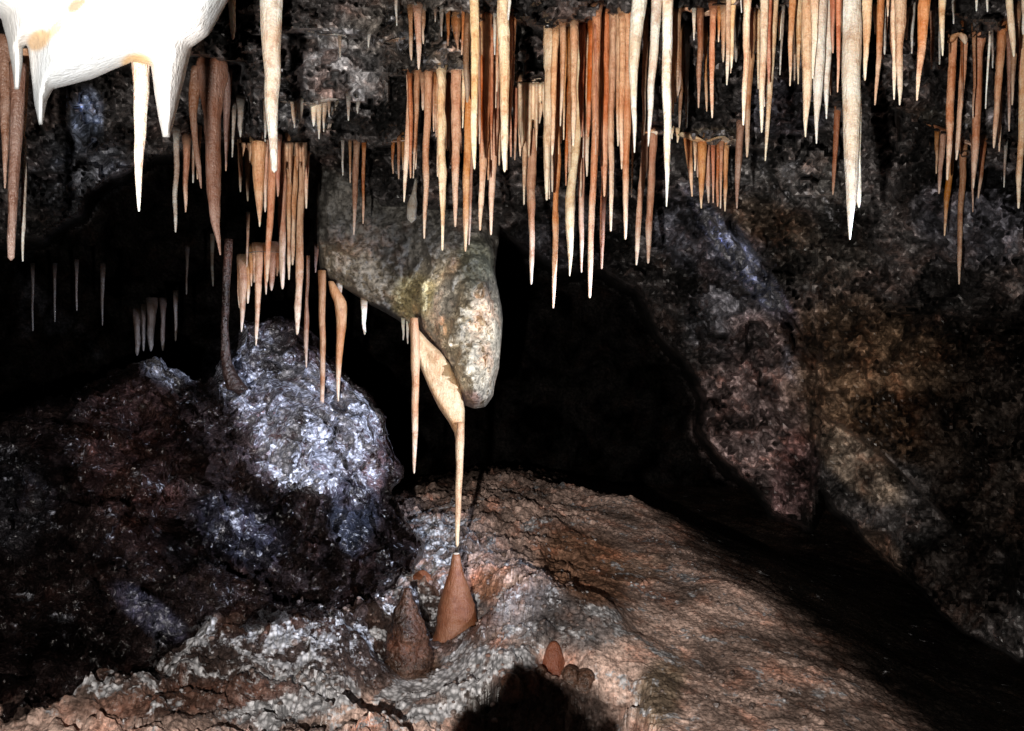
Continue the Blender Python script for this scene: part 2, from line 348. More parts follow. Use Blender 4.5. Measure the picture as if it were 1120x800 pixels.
# pendant rock hanging in the middle
def dep_pend(u, v):
    return 4.25 - .35 * sst(430, 520, u) * sst(200, 330, v) + .0 * u
pend = relief('pendant_rock', [(352,120),(345,200),(342,262),(352,300),(380,318),(405,334),(436,350),(452,362),(470,384),(485,408),(497,431),(507,443),(518,447),(530,445),(539,433),(545,402),(549,352),(548,335),(543,310),(541,290),(546,262),(548,235),(556,200),(560,120)],
    dep_pend, .27, 26, 2.2, M_pend, (.085, .08, .072), .25,
    [(500, 360, 52, 78, -10, (.55, .47, .34), .3, 1), (455, 325, 28, 26, 0, (.42, .35, .18), .3, .9), (390, 300, 50, 26, 25, (.2, .165, .12), .2, .8), (485, 330, 14, 30, 20, (.5, .48, .44), .7, .7), (520, 290, 20, 30, 0, (.2, .2, .14), .3, .7), (474, 388, 14, 30, -40, (.25, .14, .08), .1, .8), (512, 436, 14, 10, 0, (.24, .16, .13), .1, .9)],
    big=.06, fin=.04, fs=11, warp=2, fac=((.06, 4), (.05, 11), (.022, 30)))
tag(pend, 'tan bulbous rock pendant hanging behind the long drip column at centre', 'rock')
# the thin calcite drape under it and the unbroken straw that reaches down to the stalagmite
drape = relief('calcite_drape', [(446,352),(456,358),(468,372),(481,384),(492,398),(499,414),(505,430),(508,448),(508,470),(508,486),(499,486),(497,474),(491,462),(480,446),(470,426),(460,402),(451,380)],
    lambda u, v: 3.72 + 0 * u, .035, 6, 1.4, CAL['T'], (.6, .5, .3), 0, [], big=.03, fin=.012, fs=22, warp=.6)

# left mound of wet flowstone
def dep_mound(u, v):
    return 4.05 + .0024 * (600 - v) + .0016 * (u - 300) * (u < 300) - .12 * np.exp(-((u - 330) / 60.) ** 2 - ((v - 470) / 70.) ** 2)
mound = relief('flowstone_mound', [(-260,470),(-60,470),(60,440),(110,412),(150,392),(180,386),(205,402),(228,420),(244,412),(248,380),(262,352),(300,346),(334,366),(372,404),(405,436),(427,470),(436,505),(430,540),(446,580),(462,596),(440,640),(400,680),(300,700),(200,730),(60,800),(-260,900)],
    dep_mound, .45, 70, 2.4, M_mound, (.022, .015, .015), .36,
    [(350, 470, 72, 88, -35, (.17, .13, .15), .93, 1), (275, 400, 40, 50, 0, (.12, .11, .13), .8, .9), (180, 402, 28, 18, 20, (.12, .12, .15), .85, .9), (145, 500, 60, 90, 0, (.05, .026, .023), .46, .8),
     (270, 585, 55, 36, 20, (.06, .06, .09), .62, .8), (160, 668, 46, 15, 38, (.1, .1, .16), .66, .8), (385, 560, 30, 50, 0, (.05, .06, .09), .5, .7), (15, 540, 40, 60, 0, (.05, .05, .06), .5, .7)],
    big=.26, fin=.06, fs=9, pop=.05, ps=15, warp=12, fac=((.22, 3.2), (.10, 8), (.03, 24)), flat=True)
tag(mound, kind='structure')

# overexposed white flowstone close to the lens
white = relief('white_flowstone', [(-260,-520),(-260,-60),(-90,-30),(-30,10),(1,20),(8,45),(13,76),(16,98),(21,98),(24,70),(25,52),(30,50),(33,78),(38,114),(43,137),(47,137),(52,110),(58,98),(100,87),(145,68),(164,71),(168,95),(173,125),(178,150),(186,150),(193,124),(202,88),(210,52),(228,38),(250,0),(290,-60),(330,-520)],
    lambda u, v: 1.32 - .0006 * np.maximum(-v, 0) + 0 * u, .16, 42, 2.4, M_white, (.52, .56, .60), 0, [(192, 70, 34, 110, 0, (.85, .86, .88), 0, 1), (20, 40, 20, 60, 0, (.66, .66, .66), 0, .8), (150, 70, 16, 10, 0, (.62, .4, .16), 0, .9), (42, 44, 12, 9, -40, (.5, .33, .17), 0, .9), (62, 30, 14, 5, -50, (.55, .36, .2), 0, .8), (84, 5, 12, 6, -40, (.42, .2, .12), 0, .9)], big=.03, fin=.006, fs=14, warp=1.2)
# tint: white, big spike painted brighter as overexposed, ochre round the seam and drip
tag(white, 'overexposed white flowstone sheet with three blunt spikes, nearest the lens', 'flowstone')

# ------------------------------------------------------------------ the floor
def W(u, v, d): q = P(np.float64(u), np.float64(v), d); return (q[0], q[1], q[2])
fl = [W(*a) for a in [(0,800,2.7),(160,790,2.7),(200,700,3.5),(300,740,3.05),(470,720,3.25),(440,712,3.3),(500,692,3.45),(340,655,3.8),(450,604,4.3),(520,570,4.8),(520,545,5.5),(600,545,5.6),(690,545,5.6),(640,600,4.6),
      (590,645,3.75),(660,665,3.6),(620,705,3.35),(700,700,3.6),(740,640,4.2),(800,640,4.2),(850,720,3.5),(900,800,2.9),(760,800,2.85),(700,760,3.05),(450,800,2.75),(330,800,2.75),(600,800,2.8)]]
fl += [(2.0,5.6,-.1),(2.0,4.2,-.2),(1.95,3.2,-.25),(1.8,2.4,-.3),(3.5,3,-.5),(3.5,6,-.4),(1.3,6.6,-.1),(-.2,6.3,.38),(.35,6.2,.34),(0,7.2,.38),(-1.5,6.8,0),(-3.5,6,0),(-3.5,3,.1),(-1.6,4.2,.1),(-2.5,2.3,.1),(0,2.2,.05),(-1,2,.08),(1.2,2,0),(0,.8,0),(-2,.8,0),(2,.8,-.2),(4,1,-.3),(0,9,0),(-4,9,0),(4,9,0)]
floor_z = RBF(fl, .05)
def floor():
    ys = .8 * (9.5 / .8) ** np.linspace(0, 1, 470); an = np.linspace(-1, 1, 840); an = np.sign(an) * (np.abs(an) * .62 + .55 * np.abs(an) ** 3)
    Y, A = np.meshgrid(ys, an, indexing='ij'); y = Y.ravel(); x = A.ravel() * (y + .15)
    z = floor_z(x, y); p = np.stack([x, y, z], -1)
    u = 560 + x / y * F; v = 400 - (z - CZ) / y * F
    smooth = sst(560, 700, u + (v - 600) * .2)                    # the trodden mud on the right is flatter
    rough = 1 - .88 * smooth
    nb = fbm(p * 2.4, 4, .5, 301); nf = fbm(p * 9, 5, .58, 311); nr = fbm(p * 5.5, 4, .55, 321, True); nh = fbm(p * 34, 3, .6, 331)
    ft = facets((p + .05 * np.stack([nf, nb, nf], -1)) * 8, 400, .9); ft2 = facets(p * 26, 410, 1.1)
    z = z + nb * (.02 + .05 * rough) + nf * (.006 + .048 * rough) + nr * .018 * rough + nh * (.004 + .009 * rough) + ft * (.004 + .016 * rough) + ft2 * (.002 + .007 * rough)
    z = z + rough * (.045 * (.72 - worley(p * 9 + nb[:, None] * .6, 17)) + .02 * (.7 - worley(p * 21, 19)))
    # hump of grey flowstone and the broken lip in front of the dark hollow
    z = z + .05 * np.exp(-((x - .22) / .34) ** 2 - ((y - 3.55) / .26) ** 2)
    z = z + .09 * np.exp(-((x + 1.0) / .5) ** 2 - ((y - 3.35) / .18) ** 2)
    inh = sst(-.40, -.22, x + nf * .15) * sst(.50, .40, x + nf * .12)
    z = z - .16 * inh * sst(3.26, 2.95, y + nf * .12 + .10 * np.abs(x - .25))
    z = z - .20 * np.exp(-((x + .47) / .12) ** 2 - ((y - 3.06) / .1) ** 2)
    for (cu, cv, cd, rx, ry) in ((499, 694, 3.66, .17, .20), (478, 724, 3.38, .2, .12), (445, 728, 3.45, .17, .16), (455, 760, 3.22, .25, .12), (606, 742, 3.25, .08, .06)):
        g = np.exp(-(((x - (cu - 560) / F * cd) / rx) ** 2 + ((y - cd) / ry) ** 2) ** 1.5)
        z = z * (1 - g) + (CZ - (cv - 400) / F * cd + .35 * (z - floor_z(x, y))) * g
    p = np.stack([x, y, z], -1); u = 560 + x / y * F; v = 400 - (z - CZ) / y * F
    zs = [(330, 700, 260, 75, -8, (.075, .052, .046), .62, 1), (300, 770, 80, 28, -10, (.3, .24, .24), 1.25, .9), (200, 765, 120, 18, -6, (.17, .085, .06), .35, .8), (500, 745, 90, 35, -18, (.24, .2, .19), 1.2, .9), (460, 600, 60, 40, -25, (.24, .19, .17), .85, .9),
          (600, 675, 80, 42, 10, (.2, .18, .18), .7, .95), (640, 620, 60, 36, 20, (.36, .18, .10), .15, .85), (530, 640, 22, 20, 0, (.26, .11, .05), .2, .8), (460, 730, 24, 20, 0, (.2, .11, .06), .3, .7), (700, 620, 40, 20, 0, (.35, .22, .15), .45, .6), (720, 760, 30, 40, 20, (.2, .16, .09), .6, .7), (600, 790, 90, 50, 0, (.03, .022, .02), .0, .95)]  # last, darkest patch paints the shadow at bottom centre
    col = zones(u, v, (.72, .52, .44), .40, zs, p)
    g = (sst(-.22, .26, (x - (.95 + (5.6 - y) * .17)) + nf * .2))[:, None]       # gully under the right wall painted near black, standing in for shade
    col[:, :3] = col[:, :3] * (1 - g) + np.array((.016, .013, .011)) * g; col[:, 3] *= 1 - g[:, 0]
    g = (sst(5.6, 6.8, y))[:, None]; col[:, :3] = col[:, :3] * (1 - g) + np.array((.05, .036, .03)) * g; col[:, 3] *= 1 - g[:, 0]  # floor colour darkened past the crest to imitate fading light
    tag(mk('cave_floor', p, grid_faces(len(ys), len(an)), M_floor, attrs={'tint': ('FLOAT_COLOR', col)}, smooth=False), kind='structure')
    return p.reshape(len(ys), len(an), 3)
FP = floor()
def ray_floor(u, v):
    """depth at which the line through a pixel meets the floor"""
    for d in np.arange(2.2, 6, .02):
        if CZ - (v - 400) / F * d <= ground((u - 560) / F * d, d): return float(d)
    return 3.3
def ground(x, y):
    i = np.argmin(np.hypot(FP[..., 0] - x, FP[..., 1] - y)); return float(FP.reshape(-1, 3)[i, 2])

# ------------------------------------------------------------------ stalactites
rng = random.Random(5)
def tube(name, pts, mat, parent=None, lump=.10, ring=6.0, sides=12, seed=0, tipw=1.3, label=None, blunt=False, flute=0.):
    """pts: (u, v, width px, depth); one continuous tapering drip, origin at its top"""
    a = np.array(pts, float); seg = np.hypot(np.diff(a[:, 0]), np.diff(a[:, 1])); L = np.concatenate([[0], np.cumsum(seg)])
    n = max(6, int(L[-1] / ring)); s = np.linspace(0, L[-1], n + 1)
    s = np.sort(np.concatenate([s, L[-1] - np.array([1.2, 2.6, 4.2])])) if L[-1] > 12 else s
    u, v, wd, d = (np.interp(s, L, a[:, k]) for k in range(4)); t = s / L[-1]
    r0 = rng.random() * 100 + seed
    q = np.stack([s / 46, 0 * s + r0, 0 * s], -1)
    u = u + fbm(q, 2, .5, 1) * min(2.0, L[-1] * .012) * np.sin(np.pi * t) ; 
    q2 = np.stack([s / 11, 0 * s, 0 * s + r0], -1)
    wd = wd * (1 + lump * fbm(q2, 3, .6, 2))
    e = L[-1] - s
    if not blunt: wd = np.maximum(wd * np.clip((e + 1.0) / (wd * .9 + .1), 0, 1) ** .5, tipw * .55)
    else: wd = wd * np.clip(.25 + e / 3.0, 0, 1) ** .5
    ctr = P(u, v, d); rad = wd / 2 / F * d
    th = np.linspace(0, 2 * np.pi, sides, endpoint=False)
    c = np.repeat(ctr, sides, 0); T = np.tile(th, len(s)); R = np.repeat(rad, sides)
    nz = fbm(np.stack([np.cos(T) * 1.1 + r0, np.sin(T) * 1.1, np.repeat(s, sides) / 24], -1), 3, .55, 4)
    fl_ = np.cos(T * 3 + r0 + np.repeat(s, sides) / 90.) * flute
    R = R * (1 + nz * lump * 2.0 + fl_)
    vv = c + np.stack([np.cos(T) * R, np.sin(T) * R, 0 * R], -1)
    nr = len(s); i = np.arange(nr * sides).reshape(nr, sides); j = np.roll(i, -1, 1)
    f = np.stack([i[:-1], j[:-1], j[1:], i[1:]], -1).reshape(-1, 4).tolist()
    vv = np.concatenate([vv, [ctr[0], ctr[-1] - [0, 0, rad[-1]]]]); n0 = nr * sides
    f += [[int(j[0, k]), int(i[0, k]), n0] for k in range(sides)] + [[int(i[-1, k]), int(j[-1, k]), n0 + 1] for k in range(sides)]
    al = np.concatenate([np.repeat(t, sides), [0, 1]])
    org = ctr[0].copy(); vv = vv - org
    o = mk(name, vv, f, mat, parent, {'along': ('FLOAT', al), 'tint': ('FLOAT_COLOR', np.tile((.06, .035, .03, .3), (len(vv), 1)))}, loc=org)
    return o

def samp(u, v):
    us, vs, D = WG; i = np.clip(np.searchsorted(vs, v), 0, len(vs) - 1); j = np.clip(np.searchsorted(us, u), 0, len(us) - 1); return float(D[i, j])
def attach_depth(x0, y0, x1, y1):
    """depth of the real rock the drip hangs from, kept clear of the rock below it"""
    d = samp(x0, max(y0 - 8, -60))
    return min([d + .01] + [samp(x0 + (x1 - x0) * t, y0 + (y1 - y0) * t) - .035 for t in np.linspace(.1, 1, 12)])
# cluster: (where, group, forced depth or None, rows); a row: colour x0 y0 x1 y1 w0 w1 [| own label]
CL = [
('in the stub row above the central curtain', 'stub stalactites above the central curtain', None, '''
B 449 13 450 66 5 4
P 457 13 458 76 8 4
B 462 14 463 48 6 3
G 476 12 476 24 3 2
G 483 10 483 40 4 2
B 490 15 490 50 4 3
B 499 20 501 56 9 3
P 507 15 505 60 3 2
W 541 20 541 60 3 2'''),
('in the even left row of the curtain', 'long stalactites in the even row of the curtain', None, '''
P 449 78 442 221 8 4
P 457 80 452 195 6 3
P 469 79 464 261 8 5
C 482 78 484 274 9 6
B 476 82 477 150 4 2
B 490 84 489 165 5 3
P 500 77 498 248 11 6
C 508 78 506 140 5 2
R 494 90 493 180 5 3
O 514 78 509 275 9 6
P 518 90 513 268 6 3'''),
('in the dense middle of the curtain', 'stalactites in the dense middle of the curtain', None, '''
B 511 22 511 112 7 6
C 518 -30 519 185 9 6
P 526 22 525 150 6 5
O 533 14 525 252 12 7
R 528 60 527 175 7 5
O 541 72 537 257 13 6
R 536 70 534 197 8 4
R 530 90 530 194 6 3
O 545 70 546 181 7 4
C 550 -40 552 188 14 8
W 557 -30 556 22 4 3
R 557 20 556 160 8 5
B 562 20 558 125 6 4'''),
('under the white-crusted ledge', 'stalactites under the white-crusted ledge', None, '''
R 564 94 563 175 6 3
O 569 93 569 171 6 3
C 574 92 573 224 8 4
P 583 92 581 311 12 6
O 579 94 578 150 6 4
C 595 96 590 135 6 2
P 590 92 589 112 6 3'''),
('in the orange bunch right of white-crusted ledge', 'stalactites in the orange bunch', None, '''
C 602 30 598 219 12 7
O 608 34 604 170 7 5
P 604 110 604 210 4 3
P 611 90 605 337 7 6
P 616 30 613 138 6 3
R 622 90 619 203 6 3
O 628 28 627 160 8 6
R 636 30 636 150 6 5
P 637 110 636 298 8 5
O 643 40 642 193 6 4
R 648 30 643 150 7 5
W 634 120 633 170 3 2'''),
('in the rust-red bunch left of pale trio', 'stalactites in the rust-red bunch', None, '''
P 653 14 645 326 9 7
O 661 14 650 190 9 5
R 657 20 655 170 7 5
R 664 14 661 215 8 6
R 665 70 658 294 10 6
O 671 12 668 253 8 6
P 677 14 676 160 5 4
O 681 16 680 185 8 5
O 687 12 684 262 10 7
B 690 20 689 130 6 4'''),
('among thin ones beside the long pale trio', 'stalactites beside the pale trio', None, '''
B 706 12 704 148 6 4
P 706 138 696 290 8 6
P 714 142 709 288 10 7
O 738 8 736 125 6 4
B 742 12 739 112 6 4
B 748 40 741 105 8 5
G 752 42 751 140 5 3
B 745 90 743 140 5 3
C 735 141 735 152 4 2
C 741 141 741 156 4 2'''),
('in the brown row under the arched drape', 'stalactites under the arched drape', None, '''
W 759 14 759 44 4 2
B 766 14 764 118 7 4
B 772 30 773 122 4 3
O 780 12 779 129 7 4
P 787 12 786 46 4 2
C 792 10 791 68 6 3
C 797 -20 795 93 6 4
P 801 -20 799 80 6 4
G 806 20 805 68 5 3'''),
('in the little fringe above blue-grey rock slope', 'small stalactites in the fringe over the rock slope', None, '''
O 752 150 757 215 8 3
C 760 160 760 187 3 2
O 768 158 767 228 9 4
P 774 160 775 222 6 3
R 780 160 780 222 4 2
R 785 160 785 226 4 3
P 789 160 788 228 4 2
O 794 160 793 231 6 3
R 771 160 771 200 4 2
B 763 160 763 194 4 2'''),
('in the cream row left of fused spikes', 'cream stalactites on the right of the ceiling', None, '''
C 804 -30 800 75 6 4
W 811 -20 811 14 2 1.5
C 819 -30 813 137 8 5
B 810 135 806 228 8 4
O 823 20 817 172 8 5
C 837 -30 833 145 9 5
R 843 -20 841 92 5 4
C 850 -30 837 176 8 4
G 857 8 853 82 3 2
O 868 -30 864 94 7 3
C 875 -30 873 92 8 3
B 870 20 869 88 4 2'''),
('of four close left of the thickest white', 'stalactites beside the thickest white stalactite', None, '''
C 891 -30 889 86 9 5
R 911 -10 911 58 6 3
R 918 -20 916 101 6 3
R 916 120 911 213 6 4'''),
('in the row right of thickest white stalactite', 'stalactites right of the thickest white one', None, '''
C 951 -30 946 88 10 5
O 965 -30 957 115 8 4
B 970 10 966 65 4 2
P 972 -20 971 18 4 2
C 978 -20 978 109 7 4
C 986 -30 984 115 13 5
O 1014 -30 1003 110 13 5
C 1031 -20 1031 61 8 3
G 1022 6 1022 29 3 2
W 1043 5 1043 26 3 2
W 1068 -10 1068 12 3 2
W 1080 -20 1080 13 3 2'''),
('in the bunch at far upper right', 'stalactites at the far upper right', None, '''
P 1043 38 1036 197 8 6
P 1055 40 1046 175 7 5
W 1083 36 1078 119 2.5 1.5
P 1097 28 1087 162 9 5
C 1103 -20 1109 62 7 6
B 1112 10 1107 115 9 3
W 1121 -10 1119 38 6 4
C 1122 20 1114 228 10 6'''),
('in the dim brown bunch over right wall', 'dim brown stalactites over the right wall', None, '''
B 1025 143 1024 190 4 2
B 1032 142 1027 212 6 4
B 1042 148 1033 258 7 4
B 1054 158 1049 311 7 4
B 1064 156 1064 232 4 2
B 1076 158 1070 217 5 3
G 1100 160 1098 205 3 2'''),
('in the comb under the left ledge', 'stalactites in the comb at left', None, '''
P 263 158 263 210 5 3
P 271 158 271 220 7 4
P 291 158 290 232 6 4
P 300 160 292 309 9 6
P 309 157 309 316 11 7
O 317 158 316 306 6 4
P 322 160 320 290 8 5
P 329 163 325 366 9 8
P 336 168 335 228 5 3
B 331 200 331 287 4 3
R 304 160 304 215 6 4
O 277 160 277 186 5 2'''),
('in the small orange bunch above left mound', 'small orange stalactites over the left mound', 4.0, '''
O 262 292 262 337 5 3
O 266 291 264 363 10 4
P 271 244 270 298 3 2
O 271 290 271 332 5 3
O 275 279 275 313 5 3
P 279 278 278 309 5 2
O 283 278 280 378 7 4
P 291 278 291 322 4 3
O 299 277 297 318 9 5
R 304 278 303 302 6 2'''),
('of thin ones around the brown drape', 'stalactites around the brown drape', 2.7, '''
G 193 150 192 254 6 4
B 204 158 203 232 7 4
B 217 150 216 196 5 3
G 212 160 211 200 3 2
B 250 88 247 187 6 3
G 256 122 254 172 4 2
G 263 118 263 150 6 4'''),
('beside the near white flowstone', 'stalactites beside the near white flowstone', None, '''
C 254 -40 255 43 9 6
G 233 262 233 313 4 3
G 290 118 290 155 4 2'''),
('in the dim row below the middle ledge', 'dim stalactites below the middle ledge', None, '''
G 375 158 375 192 3 2
B 390 158 387 257 7 4
B 398 160 397 245 4 3
B 383 160 383 200 3 2
B 430 154 430 190 4 2
B 436 153 436 196 4 2
B 441 152 441 186 4 2
G 372 38 372 63 4 2
G 404 36 403 52 4 2
G 434 -20 434 28 4 2'''),
('on ledge beside the tall white stalactite', 'short pale drips on the left ledges', None, '''
W 322 112 322 140 7 2
W 328 112 328 134 6 3
W 343 112 343 138 6 3
W 349 112 349 152 6 2
W 355 112 354 144 5 2
G 360 110 360 128 4 2
G 381 110 381 132 4 2
G 392 111 391 124 4 2'''),
('under the pendant rock', 'short stalactites under the pendant rock', 4.05, '''
D 346 274 345 298 4 2
W 398 336 399 366 5 3
W 371 318 371 330 5 3
W 441 352 441 372 3 2
W 446 354 446 376 3 2'''),
('in the black recess at left', 'dim stalactites in the left recess', 5.0, '''
K 150 350 150 389 6 5
K 157 345 157 384 4 3
K 166 338 165 384 9 6
K 178 338 178 384 5 4
K 192 330 192 373 4 3
K 60 300 60 352 3 2
K 84 296 84 340 3 2
K 36 300 36 362 3 2
K 113 300 112 356 4 2
K 205 280 204 322 3 2'''),
]
def behind(where, group, x0, x1, n, yt, y_lo, y_hi, cols):
    rr = random.Random(int(x0) + 7); rows = []
    for k in range(n):
        x = x0 + (x1 - x0) * (k + rr.uniform(.15, .85)) / n; y = yt + rr.uniform(-4, 8); w_ = rr.uniform(2.5, 6)
        rows.append(f'{rr.choice(cols)} {x:.1f} {y:.1f} {x + rr.uniform(-2, 1):.1f} {rr.uniform(y_lo, y_hi):.1f} {w_:.1f} {w_ * .6:.1f}')
    CL.append((where, group, None, chr(10).join(rows)))
behind('among thin ones behind the even left row', 'thin stalactites behind the even curtain row', 446, 516, 11, 84, 120, 200, 'PBOR')
behind('among thin ones behind the dense middle', 'thin stalactites behind the dense middle', 518, 562, 10, 30, 90, 190, 'ROB')
behind('among thin ones behind the orange bunch', 'thin stalactites behind the orange bunch', 600, 646, 11, 40, 120, 240, 'ROPB')
behind('among thin ones behind the rust-red bunch', 'thin stalactites behind the rust-red bunch', 648, 694, 11, 24, 120, 230, 'ROPB')
behind('among thin ones behind the cream row', 'thin stalactites behind the cream row', 815, 920, 12, 8, 40, 120, 'BRPC')
behind('among thin ones behind the right row', 'thin stalactites behind the right row', 945, 1035, 9, 6, 30, 90, 'BPG')
behind('among thin ones behind the far right bunch', 'thin stalactites behind the far right bunch', 1040, 1120, 8, 34, 70, 180, 'BPG')
ORD = 'first second third fourth fifth sixth seventh eighth ninth tenth eleventh twelfth thirteenth'.split()
for where, group, fd, rows in CL:
    R_ = []
    for ln in rows.strip().split('\n'):
        q = ln.split(); R_.append([q[0]] + [float(x) for x in q[1:7]])
    order = sorted(range(len(R_)), key=lambda i: R_[i][3])
    for i, (c, x0, y0, x1, y1, w0, w1) in enumerate(R_):
        if fd: d = fd
        else: d = max(attach_depth(x0, y0, x1, y1), 2.0)
        top = y0 - 12 - (0 if y0 > 0 else 30)
        # a second, unseen-from-here irregularity: hangs plumb, so depth is constant
        xm = x0 + (x1 - x0) * .62; ym = y0 + (y1 - y0) * .62
        pts = [(x0, top, w0 * 1.7, d + .16), (x0, y0 - 4, w0 * 1.35, d + .03), (x0 + (x1 - x0) * .04, y0 + 4, w0 * 1.08, d), (x0 + (x1 - x0) * .3, y0 + (y1 - y0) * .3, w0 * .95, d), (xm + rng.uniform(-.9, .9), ym, (w0 + w1) / 2 * rng.uniform(.85, 1.05), d), (x0 + (x1 - x0) * .86, y0 + (y1 - y0) * rng.uniform(.82, .9), w1 * rng.uniform(.8, 1.0), d), (x1, y1, max(1.4, w1 * .38), d)]
        o = tube('stalactite', pts, CAL[c], lump=rng.uniform(.08, .2), flute=rng.uniform(0, .16), tipw=rng.uniform(1.2, 2.4))
        Ln = y1 - max(0, y0); sz = 'very long' if Ln > 165 else 'long' if Ln > 95 else 'mid-length' if Ln > 48 else 'short'
        th = 'thick' if w0 >= 9 else 'thin' if w0 <= 4 else 'slender'
        n = order.index(i); pos = 'rightmost' if n == len(R_) - 1 else 'leftmost' if n == 0 else ORD[n] + ' from left'
        tag(o, f'{sz} {th} {CN[c]} stalactite, {pos} {where}', 'stalactite', group)

def fused(label, x0, x1, top, bots, d, c, amp=.022, per=7.0):
    rr = random.Random(int(x0)); n = max(4, int((x1 - x0) / per)); poly = [(x0, top)]
    lo = []
    for k in range(n):
        a = x0 + (x1 - x0) * k / n; b = x0 + (x1 - x0) * (k + 1) / n; yb = np.interp((a + b) / 2, [q[0] for q in bots], [q[1] for q in bots]) + rr.uniform(-16, 16)
        lo += [(a + .6, yb - rr.uniform(18, 40)), ((a + b) / 2, yb)]
    poly = [(x0, top)] + lo + [(x1, lo[-2][1]), (x1, top)]
    ph = rr.uniform(0, 6)
    o = relief('fused_curtain', poly[::-1], lambda u, v: d - amp * np.abs(np.sin((u - x0) * np.pi / ((x1 - x0) / n))) + amp * .5 * np.sin(u * .9 + v * .01 + ph), .03, 5, 1.3, CAL[c], (.5, .3, .2), 0, [], big=.01, fin=.008, fs=30, warp=.4)
    a_ = o.data.attributes.new('along', 'FLOAT', 'POINT'); a_.data.foreach_set('value', np.zeros(len(o.data.vertices)))
    tag(o, label, 'calcite curtain')
fused('fused orange calcite curtain behind the bunch left of the pale trio', 640, 693, 8, [(640, 110), (655, 150), (670, 90), (693, 165)], 2.78, 'O')
fused('fused rust-red calcite curtain behind the dense middle bunch', 517, 552, 62, [(517, 150), (552, 180)], 2.98, 'R')
fused('fused orange apron of calcite under the white-crusted ledge', 566, 599, 90, [(566, 150), (580, 165), (599, 125)], 2.86, 'C')
fused('fused rust curtain at the left of the orange bunch', 616, 640, 60, [(616, 120), (640, 170)], 2.86, 'R')
fused('thin brown calcite veil left of the arched drape', 737, 752, 30, [(737, 110), (752, 120)], 2.9, 'B')
fused('fused cream calcite blade between yellowish and broad white spikes', 879, 908, -30, [(879, 90), (895, 75), (908, 100)], 2.22, 'C')
fused('fused pinkish apron under the crust of the left comb', 262, 336, 156, [(262, 176), (285, 190), (310, 200), (336, 182)], 3.04, 'P')
# landmark stalactites, traced one by one
def drip(label, c, pts, group=None, name='stalactite', **k):
    return tag(tube(name, pts, CAL[c], **k), label, 'stalactite', group)
def dd(pts, d): return [(x, y, w_, d) for x, y, w_ in pts]
big = bpy.data.objects.new('stalactite', None); C.objects.link(big); big.location = P(np.float64(930), np.float64(-50), 2.05); big.empty_display_size = .05
tag(big, 'thickest white stalactite, hanging alone at upper right with a stepped tip', 'stalactite')
for nm, pts in (('shaft', dd([(929,-60,26),(930,0,22),(932,60,20.5),(933,110,19),(932.5,160,16.5),(931.5,200,13),(930.5,226,9),(930,240,6),(929.5,262,1.6)], 2.05)), ('side_tip', dd([(937.5,110,9),(938.2,170,9),(938.6,205,8),(939,218,6),(939.5,227,2)], 2.06))):
    o = tube(nm, pts, CAL['W'], lump=.035, sides=18, flute=.03); o.parent = big; o.location = o.location - big.location
drip('leftmost of the long pale trio, kinked white stalactite tapering to a needle', 'W', dd([(702,-50,20),(700,0,17),(696,40,14),(692.5,80,10),(693,110,7),(694,140,4.5),(694,167,1.5)], 2.2), lump=.06)
drip('middle of the long pale trio, thin white stalactite leaning left', 'W', dd([(720,-50,13),(718.5,0,11.5),(716,55,9.5),(712,100,7.5),(710.5,130,5),(709,160,1.5)], 2.2), lump=.06)
drip('rightmost of the long pale trio, straight cream-white stalactite', 'W', dd([(730,-50,14),(730,0,12),(729.5,100,10),(729.5,160,8),(730,190,5),(729,226,1.5)], 2.2), lump=.05)
drip('tall white stalactite hanging over the left comb, ending in a blunt tip', 'W', dd([(297,-60,30),(297,0,25),(297,60,19.5),(297.5,100,16),(298,130,12),(299,160,9),(300,188,6.5)], 2.15), lump=.04, blunt=True, sides=16)
drip('yellowish fused spike, leftmost of three ending above the grey wall', 'C', dd([(885,-50,15),(884,0,13),(883.5,60,12),(883,105,9),(881.5,130,5),(881,150,1.5)], 2.15), lump=.05)
drip('broad white fused spike, middle of three ending above the grey wall', 'W', dd([(899,-50,17),(898,0,15),(896.5,60,13),(895,100,10),(893.5,130,5),(893,157,1.5)], 2.13), lump=.05)
drip('narrow white fused spike, rightmost of three ending above the grey wall', 'W', dd([(907,-50,10),(906,0,9),(905,70,8),(904,105,5),(904,130,1.4)], 2.15), lump=.05)
drip('bumpy cream stalactite with swollen lower end inside the orange bunch', 'C', dd([(632,14,11),(632,60,10),(631,130,9),(628,180,9),(624,215,10.5),(623.5,250,10),(624,270,7),(624,285,4),(623,302,1.4)], 2.72), lump=.13)
drip('pink stalactite with a flared brown top right of the arched pair', 'P', dd([(1071,34,15),(1071,46,13),(1071,56,8),(1069,110,9),(1067,160,7.5),(1065,190,4.5),(1064.5,206,1.4)], 2.72), lump=.06)
drip('near pale stalactite with an ochre top under the white flowstone', 'W', dd([(154,52,20),(154,72,19),(153.5,110,15),(153,150,12),(152.5,190,8),(152,220,4),(152,231,2)], 1.4), lump=.05, sides=16)
drip('long pinkish brown blunt stalactite at the left edge of the photo', 'D', dd([(20,70,17),(19,110,15),(17,160,12.5),(14.5,220,10),(12.5,262,8),(12,284,6.5)], 1.75), lump=.07, blunt=True, sides=16)
drip('shorter pinkish stalactite cut by the left edge of the photo', 'D', dd([(4,40,17),(5,90,14),(6,140,9),(5.5,180,4.5),(5.5,206,2)], 1.8), lump=.07)
drip('rust-brown stalactite behind the long blunt one at left edge', 'B', dd([(27,44,9),(27,90,9),(26,130,6),(25,158,2)], 1.85), lump=.08)
drip('thin grey stalactite just right of the long blunt left-edge one', 'G', dd([(26,150,5),(25.5,200,5.5),(24.5,250,5),(25,286,1.4)], 1.85), lump=.07)
